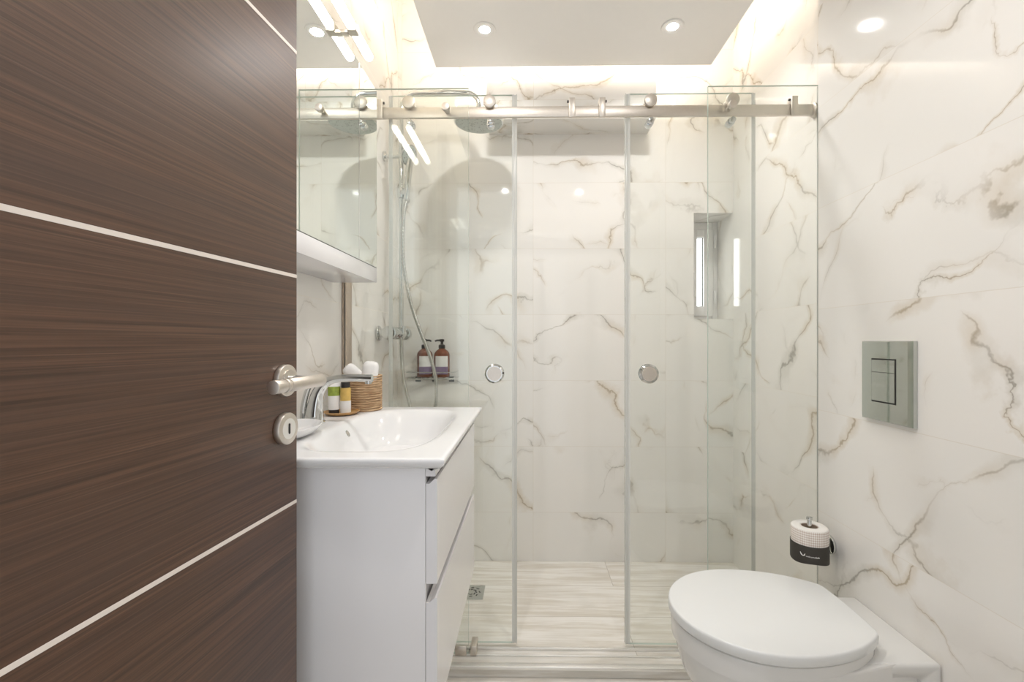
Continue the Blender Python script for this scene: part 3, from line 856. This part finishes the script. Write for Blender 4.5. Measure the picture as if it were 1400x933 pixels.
hp = catmull([(sx + 0.025, sy - 0.022, 1.612), (sx + 0.016, sy - 0.03, 1.52), (sx + 0.017, sy - 0.03, 1.36), (sx + 0.045, sy - 0.03, 1.20), (sx + 0.085, sy - 0.03, 1.08), (sx + 0.13, sy - 0.03, 0.96), (sx + 0.150, sy - 0.03, 0.86), (sx + 0.142, sy - 0.03, 0.74), (sx + 0.110, sy - 0.03, 0.67), (sx + 0.075, sy - 0.03, 0.69), (sx + 0.04, sy - 0.02, 0.78), (sx + 0.012, sy - 0.01, 0.88), (sx + 0.002, sy, 0.97), (sx - 0.0, sy, 1.05)], 34)
tube(b, hp, 0.0072, 10, lambda t, i: 0.0078 if i % 3 else 0.0060)
obj('shower_hose', b, 'hose', sh, sharp=80)

# caddy shelf and pump bottles
cx0, cx1, cy0, cy1, cz = -0.535, -0.322, 1.955, YB - 0.001, 0.873
cd = thing('wire_shelf', 'dark chrome wire shower shelf on the back wall carrying two amber pump bottles', 'shelf', ((cx0 + cx1) / 2, cy1, cz))
b = bm_new()
tube(b, [(cx0, cy1, cz), (cx0, cy0 + 0.02, cz), (cx0 + 0.02, cy0, cz), (cx1 - 0.02, cy0, cz), (cx1, cy0 + 0.02, cz), (cx1, cy1, cz)], 0.004, 10)
tube(b, [(cx0, cy1, cz + 0.028), (cx0, cy0 + 0.02, cz + 0.028), (cx0 + 0.02, cy0, cz + 0.028), (cx1 - 0.02, cy0, cz + 0.028), (cx1, cy0 + 0.02, cz + 0.028), (cx1, cy1, cz + 0.028)], 0.0022, 10)
obj('shelf_rim', b, 'chrome', cd)
b = bm_new()
for k in range(9):
    x = cx0 + 0.012 + (cx1 - cx0 - 0.024) * k / 8
    tube(b, [(x, cy0 + 0.001, cz - 0.001), (x, cy1, cz - 0.001)], 0.002, 8)
for k in range(3):
    x = cx0 + 0.03 + (cx1 - cx0 - 0.06) * k / 2
    box(b, (x - 0.012, cy1 - 0.004, cz - 0.022), (x + 0.012, cy1, cz + 0.002))
obj('shelf_wires', b, 'reflective_seam', cd)
def pump_bottle(x, y, label, hgt, lab_a):
    z = cz + 0.004
    r = thing('pump_bottle', label, 'bottle', (x, y, z), group='amber pump bottles on the shower shelf')
    c = (x, y, z); R_ = 0.0345
    b = bm_new(); lathe(b, c, [(0.030, 0), (R_, 0.003), (R_, hgt), (R_ - 0.003, hgt + 0.009), (0.024, hgt + 0.018), (0.0145, hgt + 0.024), (0.0125, hgt + 0.028), (0.0125, hgt + 0.034), (0.0, hgt + 0.034)], 36); obj('bottle_body', b, 'amber', r)
    a = math.atan2(-y, -x) + lab_a
    b = bm_new(); patch(b, c, R_ + 0.0002, a - 0.85, a + 0.85, 0.014, hgt - 0.006); lb = obj('bottle_label', b, 'label', r)
    b = bm_new(); patch(b, c, R_ + 0.0009, a - 0.85, a + 0.85, 0.014, 0.014 + (hgt - 0.02) * 0.42, th=0.0004); obj('label_band', b, 'purple', lb)
    b = bm_new()
    cm = Vector((x, y, 0)) + (Vector((-x, -y, 0)).normalized()) * (R_ + 0.001); tn = Vector((math.sin(a), -math.cos(a), 0))
    nn = Vector((math.cos(a), math.sin(a), 0))
    cm = Vector((x, y, z + hgt * 0.62)) + nn * (R_ + 0.0008)
    pts = [cm + tn * (0.0055 * math.cos(q)) + Vector((0, 0, 0.0075 * math.sin(q))) for q in [2*PI*k/14 for k in range(15)]]
    tube(b, pts, 0.0008, 6); obj('label_mark', b, 'alu', lb)
    b = bm_new()
    zt_ = z + hgt + 0.034
    lathe(b, (x, y, zt_ - 0.006), [(0.0148, 0), (0.0148, 0.013), (0.012, 0.016), (0.006, 0.017), (0.006, 0.030), (0.0, 0.030)], 24)
    lathe(b, (x, y, zt_ + 0.023), [(0.0095, 0), (0.0105, 0.002), (0.010, 0.011), (0.0, 0.012)], 20)
    hd_ = Vector((-1, -0.15, 0)) if lab_a < 0 else Vector((1, -0.3, 0))
    p = Vector((x, y, zt_ + 0.029))
    tube(b, [p, p + hd_ * 0.022, p + hd_ * 0.030 + Vector((0, 0, -0.004))], 0.0042, 10)
    obj('pump_head', b, 'black_plastic', r)
    return r
pump_bottle(-0.462, 2.015, 'left amber pump bottle with a white and purple label on the wire shelf', 0.100, 0.10)
pump_bottle(-0.385, 2.012, 'right amber pump bottle with a white and purple label on the wire shelf', 0.100, -0.06)

# ------------------------------------------------------------------ toilet
TY = 1.092
to = thing('toilet', 'white wall-hung toilet with its oval lid closed', 'toilet', (XP, TY, 0.05))
NO = 72
def egg(z, cx=0.54, af=0.200, ab=0.26, bb=0.176, cut=0.757, sx_=1.0, sy_=1.0, x0=None):
    pts = []
    for k in range(NO):
        a = 2*PI*k/NO
        c, s = math.cos(a), math.sin(a)
        x = cx + (ab if c > 0 else af) * c * sx_
        y = TY + bb * s * sy_
        if cut is not None and x > cut:
            # soft corner towards the cut line
            x = cut + (x - cut) * 0.12
        pts.append((x, y, z))
    return pts
LZ = 0.407
b = bm_new()
loft(b, [egg(LZ - 0.024, sx_=0.985, sy_=0.985, cut=0.752), egg(LZ - 0.022, sx_=0.998, sy_=0.998, cut=0.757), egg(LZ - 0.005), egg(LZ - 0.0018, sx_=0.995, sy_=0.994, cut=0.756), egg(LZ - 0.0004, sx_=0.987, sy_=0.985, cut=0.754), egg(LZ, sx_=0.975, sy_=0.972, cut=0.751), egg(LZ + 0.0005, sx_=0.5, sy_=0.5)])
obj('lid', b, 'toilet_lid', to, sharp=50)
b = bm_new()
loft(b, [egg(LZ - 0.0285, sx_=0.955, sy_=0.945, cut=0.748), egg(LZ - 0.0242, sx_=0.955, sy_=0.945, cut=0.748)])
obj('seat', b, 'toilet_lid', to)
def body(z, af, bb, cx, hw=0.118):
    # bowl outline: round front, sides running back and narrowing to the wall
    pts = []
    xe = XP - 0.02
    for k in range(NO):
        a = 2*PI*k/NO; c, s = math.cos(a), math.sin(a)
        if c > 0:
            q = min(1.0, c * 1.5)
            x = cx + (xe - cx) * q
            w = bb + (hw - bb) * (q * q * (3 - 2 * q)) if bb > hw else bb
            y = TY + math.copysign(min(1, abs(s) * 1.4) * w, s)
        else:
            x = cx + af * c; y = TY + bb * s
        pts.append((x, y, z))
    return pts
b = bm_new()
loft(b, [body(0.085, 0.02, 0.10, 0.60), body(0.10, 0.06, 0.112, 0.60), body(0.15, 0.135, 0.138, 0.58), body(0.20, 0.168, 0.152, 0.57), body(0.26, 0.188, 0.163, 0.558), body(0.31, 0.194, 0.168, 0.55), body(0.352, 0.195, 0.170, 0.543), body(0.357, 0.194, 0.1685, 0.543), body(0.3585, 0.190, 0.165, 0.543)])
obj('bowl', b, 'toilet_ceramic', to, sharp=50)
# square rear deck against the wall, with the oblong fixing recess in each side
b = bm_new(); box(b, (0.700, TY - 0.128, 0.09), (XP - 0.0005, TY + 0.128, 0.3600), 0.007, 3)
deck = obj('rear_deck', b, 'toilet_ceramic', to, sharp=50)
b = bm_new()
for sgn in (-1, 1):
    y = TY + sgn * 0.128
    pp = [(0.786 + 0.033 * math.copysign(abs(math.cos(q)) ** 0.6, math.cos(q)), 0.317 + 0.0165 * math.copysign(abs(math.sin(q)) ** 0.6, math.sin(q))) for q in [2*PI*k/32 for k in range(32)]]
    loft(b, [[(x, y + sgn * 0.02, z) for x, z in pp], [(x, y - sgn * 0.075, z) for x, z in pp]])
bmesh.ops.recalc_face_normals(b, faces=b.faces)
cme = bpy.data.meshes.new('cut'); b.to_mesh(cme); b.free()
cob = bpy.data.objects.new('cut', cme); COL.objects.link(cob)
md = deck.modifiers.new('cut', 'BOOLEAN'); md.operation = 'DIFFERENCE'; md.object = cob; md.solver = 'EXACT'
bpy.context.view_layer.update()
nme = bpy.data.meshes.new_from_object(deck.evaluated_get(bpy.context.evaluated_depsgraph_get()))
deck.modifiers.clear(); deck.data = nme
bpy.data.objects.remove(cob)
b = bm_new(); loft(b, [egg(0.330, sx_=0.965, sy_=0.955, cut=0.745), egg(LZ - 0.032, sx_=0.975, sy_=0.967, cut=0.75), egg(LZ - 0.0295, sx_=0.970, sy_=0.961, cut=0.749), egg(LZ - 0.0283, sx_=0.955, sy_=0.945, cut=0.746)]); obj('bowl_rim', b, 'toilet_ceramic', to)
for s in (-1, 1):
    b = bm_new(); cyl(b, (0.752, TY + s * 0.06 - 0.012, 0.3745), (0.752, TY + s * 0.06 + 0.012, 0.3745), 0.0135, bev=0.002); obj('lid_hinge', b, 'toilet_lid', to)

# flush plate
fy0, fy1, fz0, fz1 = 1.026, 1.180, 0.842, 1.037
fp = thing('flush_plate', 'rectangular chrome dual flush plate on the wall above the toilet', 'flush plate', (XP, 1.103, fz0))
b = bm_new()
px = XP - 0.0005
sec0 = [(px, fy0, fz0), (px, fy1, fz0), (px, fy1, fz1), (px, fy0, fz1)]
sec1 = [(px - 0.009, fy0, fz0), (px - 0.009, fy1, fz0), (px - 0.009, fy1, fz1), (px - 0.009, fy0, fz1)]
sec2 = [(px - 0.012, fy0 + 0.012, fz0 + 0.002), (px - 0.012, fy1 - 0.002, fz0 + 0.002), (px - 0.012, fy1 - 0.002, fz1 - 0.002), (px - 0.012, fy0 + 0.012, fz1 - 0.002)]
loft(b, [sec0, sec1, sec2]); obj('plate', b, 'chrome_dark', fp, sharp=5)
b = bm_new(); box(b, (px - 0.0124, 1.0700, 0.8875), (px - 0.0118, 1.1455, 0.9945)); obj('button_gap', b, 'black', fp)
for z0, z1 in ((0.9615, 0.991), (0.891, 0.9605)):
    b = bm_new(); box(b, (px - 0.0130, 1.0738, z0), (px - 0.0122, 1.1445, z1), 0.0003, 1); obj('flush_button', b, 'chrome_dark', fp)

# toilet roll holder, roll
rx, ry = 0.795, 1.302
rz0, rz1 = 0.424, 0.515
ho = thing('roll_holder', 'chrome toilet roll holder with an upright post on the wall beside the toilet', 'roll holder', (XP, ry + 0.02, 0.44))
b = bm_new(); cyl(b, (XP - 0.0005, ry + 0.015, 0.455), (XP - 0.009, ry + 0.015, 0.455), 0.027, seg=32, bev=0.002); obj('wall_plate', b, 'chrome', ho)
b = bm_new()
tube(b, catmull([(XP - 0.008, ry + 0.015, 0.442), (XP - 0.02, ry + 0.012, 0.416), (XP - 0.05, ry + 0.003, 0.412), (rx, ry, 0.413)], 6) , 0.005, 12)
cyl(b, (rx, ry, 0.409), (rx, ry, 0.534), 0.0055, seg=18, bev=0.001)
cyl(b, (rx, ry, 0.530), (rx, ry, 0.5385), 0.008, seg=18, bev=0.001)
cyl(b, (rx, ry, 0.410), (rx, ry, 0.4145), 0.016, seg=18, bev=0.001)
obj('post', b, 'chrome', ho)
roll = thing('toilet_roll', 'gingham toilet roll in a dark printed sleeve on the holder by the toilet', 'toilet roll', (rx, ry, rz0))
b = bm_new()
R1 = 0.0465; H1 = rz1 - rz0
lathe(b, (0, 0, 0), [(0.019, 0), (R1 - 0.002, 0), (R1, 0.002), (R1, H1 - 0.004), (R1 - 0.004, H1 - 0.0005), (0.024, H1), (0.021, H1 - 0.002), (0.019, 0)], 56, caps=False)
obj('paper', b, 'gingham', roll, True, sharp=60)
b = bm_new(); lathe(b, (0, 0, 0.001), [(0.0192, 0), (0.021, 0), (0.021, H1 - 0.004), (0.0192, H1 - 0.004), (0.0192, 0)], 32, caps=False); obj('core', b, 'paper_core', roll, True)
b = bm_new()
segs = 56; SH = 0.047
ra = [[], [], [], []]
for k in range(segs):
    a = 2*PI*k/segs
    zlow = -0.002 + 0.0025 * math.sin(3*a + 0.8)
    for lst, rr, z in ((ra[0], R1 + 0.0005, zlow), (ra[1], R1 + 0.0014, zlow), (ra[2], R1 + 0.0014, SH), (ra[3], R1 + 0.0005, SH)):
        lst.append((rr*math.cos(a), rr*math.sin(a), z))
loft(b, ra + [ra[0]], cap0=False, cap1=False)
slv = obj('sleeve', b, 'sleeve', roll, True)
# printed mark and lettering bent around the sleeve
ac = math.atan2(-ry, -rx)
def wrap(o, r):
    for v in o.data.vertices:
        a = ac + v.co.x / r
        d = v.co.z
        v.co = ((r + d) * math.cos(a), (r + d) * math.sin(a), v.co.y)
b = bm_new()
def swoosh(pts, w):
    n = len(pts); L = []; Rr = []
    for i, p in enumerate(pts):
        d = (Vector(pts[min(i+1, n-1)]) - Vector(pts[max(i-1, 0)])).normalized(); nn = Vector((-d.y, d.x))
        ww = w * math.sin(PI * (0.12 + 0.80 * i / (n - 1)))
        L.append(b.verts.new((p[0] + nn.x*ww, p[1] + nn.y*ww, 0.0017))); Rr.append(b.verts.new((p[0] - nn.x*ww, p[1] - nn.y*ww, 0.0017)))
    for i in range(n - 1): b.faces.new((L[i], Rr[i], Rr[i+1], L[i+1]))
def arc(p0, p1, p2, n=10): return [tuple((1-t)**2*Vector(p0) + 2*t*(1-t)*Vector(p1) + t*t*Vector(p2)) for t in [k/n for k in range(n+1)]]
swoosh(arc((-0.0215, 0.0285), (-0.0195, 0.0195), (-0.0130, 0.0195)), 0.0016)
swoosh(arc((-0.0140, 0.0195), (-0.0115, 0.0205), (-0.0100, 0.0265)), 0.0014)
lg = obj('logo_mark', b, 'print', slv, True); wrap(lg, R1)
def text(s, size, x, y, bold):
    cu = bpy.data.curves.new('lettering', 'FONT'); cu.body = s; cu.size = size; cu.extrude = 0.0
    cu.offset = 0.00016 if bold else 0.00004
    to_ = bpy.data.objects.new('lettering', cu); COL.objects.link(to_)
    bpy.context.view_layer.update()
    me = bpy.data.meshes.new_from_object(to_.evaluated_get(bpy.context.evaluated_depsgraph_get()))
    wd = max(v.co.x for v in me.vertices)
    bpy.data.objects.remove(to_)
    for v in me.vertices: v.co = (v.co.x + x, v.co.y + y, 0.0017)
    me.materials.append(M['print'])
    o = bpy.data.objects.new('lettering', me); COL.objects.link(o); o.parent = slv
    wrap(o, R1)
    return wd
w_ = text('welcome', 0.0062, -0.0085, 0.0185, False)
text('bnb', 0.0062, -0.0085 + w_ + 0.0006, 0.0185, True)

# ------------------------------------------------------------------ downlights
def downlight(x, y, label, watts):
    r = thing('ceiling_downlight', label, 'downlight', (x, y, ZP), group='recessed downlights in the ceiling panel')
    b = bm_new(); lathe(b, (x, y, ZP), [(0.040, -0.0003), (0.040, -0.002), (0.038, -0.0042), (0.033, -0.0045), (0.020, -0.0030), (0.0192, -0.0003)], 36); obj('trim_ring', b, 'panel', r)
    b = bm_new(); lathe(b, (x, y, ZP), [(0.0188, -0.0034), (0.0188, -0.0026)], 28); obj('lens', b, 'lens', r)
    l = bpy.data.lights.new('downlight_beam', 'AREA'); l.energy = watts; l.color = (1.0, 0.975, 0.955)
    l.shape = 'DISK'; l.size = 0.045; l.spread = math.radians(145)
    lo = bpy.data.objects.new('downlight_beam', l); COL.objects.link(lo); lo.parent = r; lo.location = (0, 0, -0.0056)
downlight(-0.160, 1.645, 'round lit downlight in the left half of the ceiling panel', 0.95)
downlight(0.515, 1.640, 'round lit downlight in the right half of the ceiling panel', 1.1)
downlight(-0.180, 0.74, 'round lit downlight nearer the doorway at the left of the ceiling panel', 1.6)
downlight(0.38, 0.70, 'round lit downlight nearer the doorway at the right of the ceiling panel', 1.25)
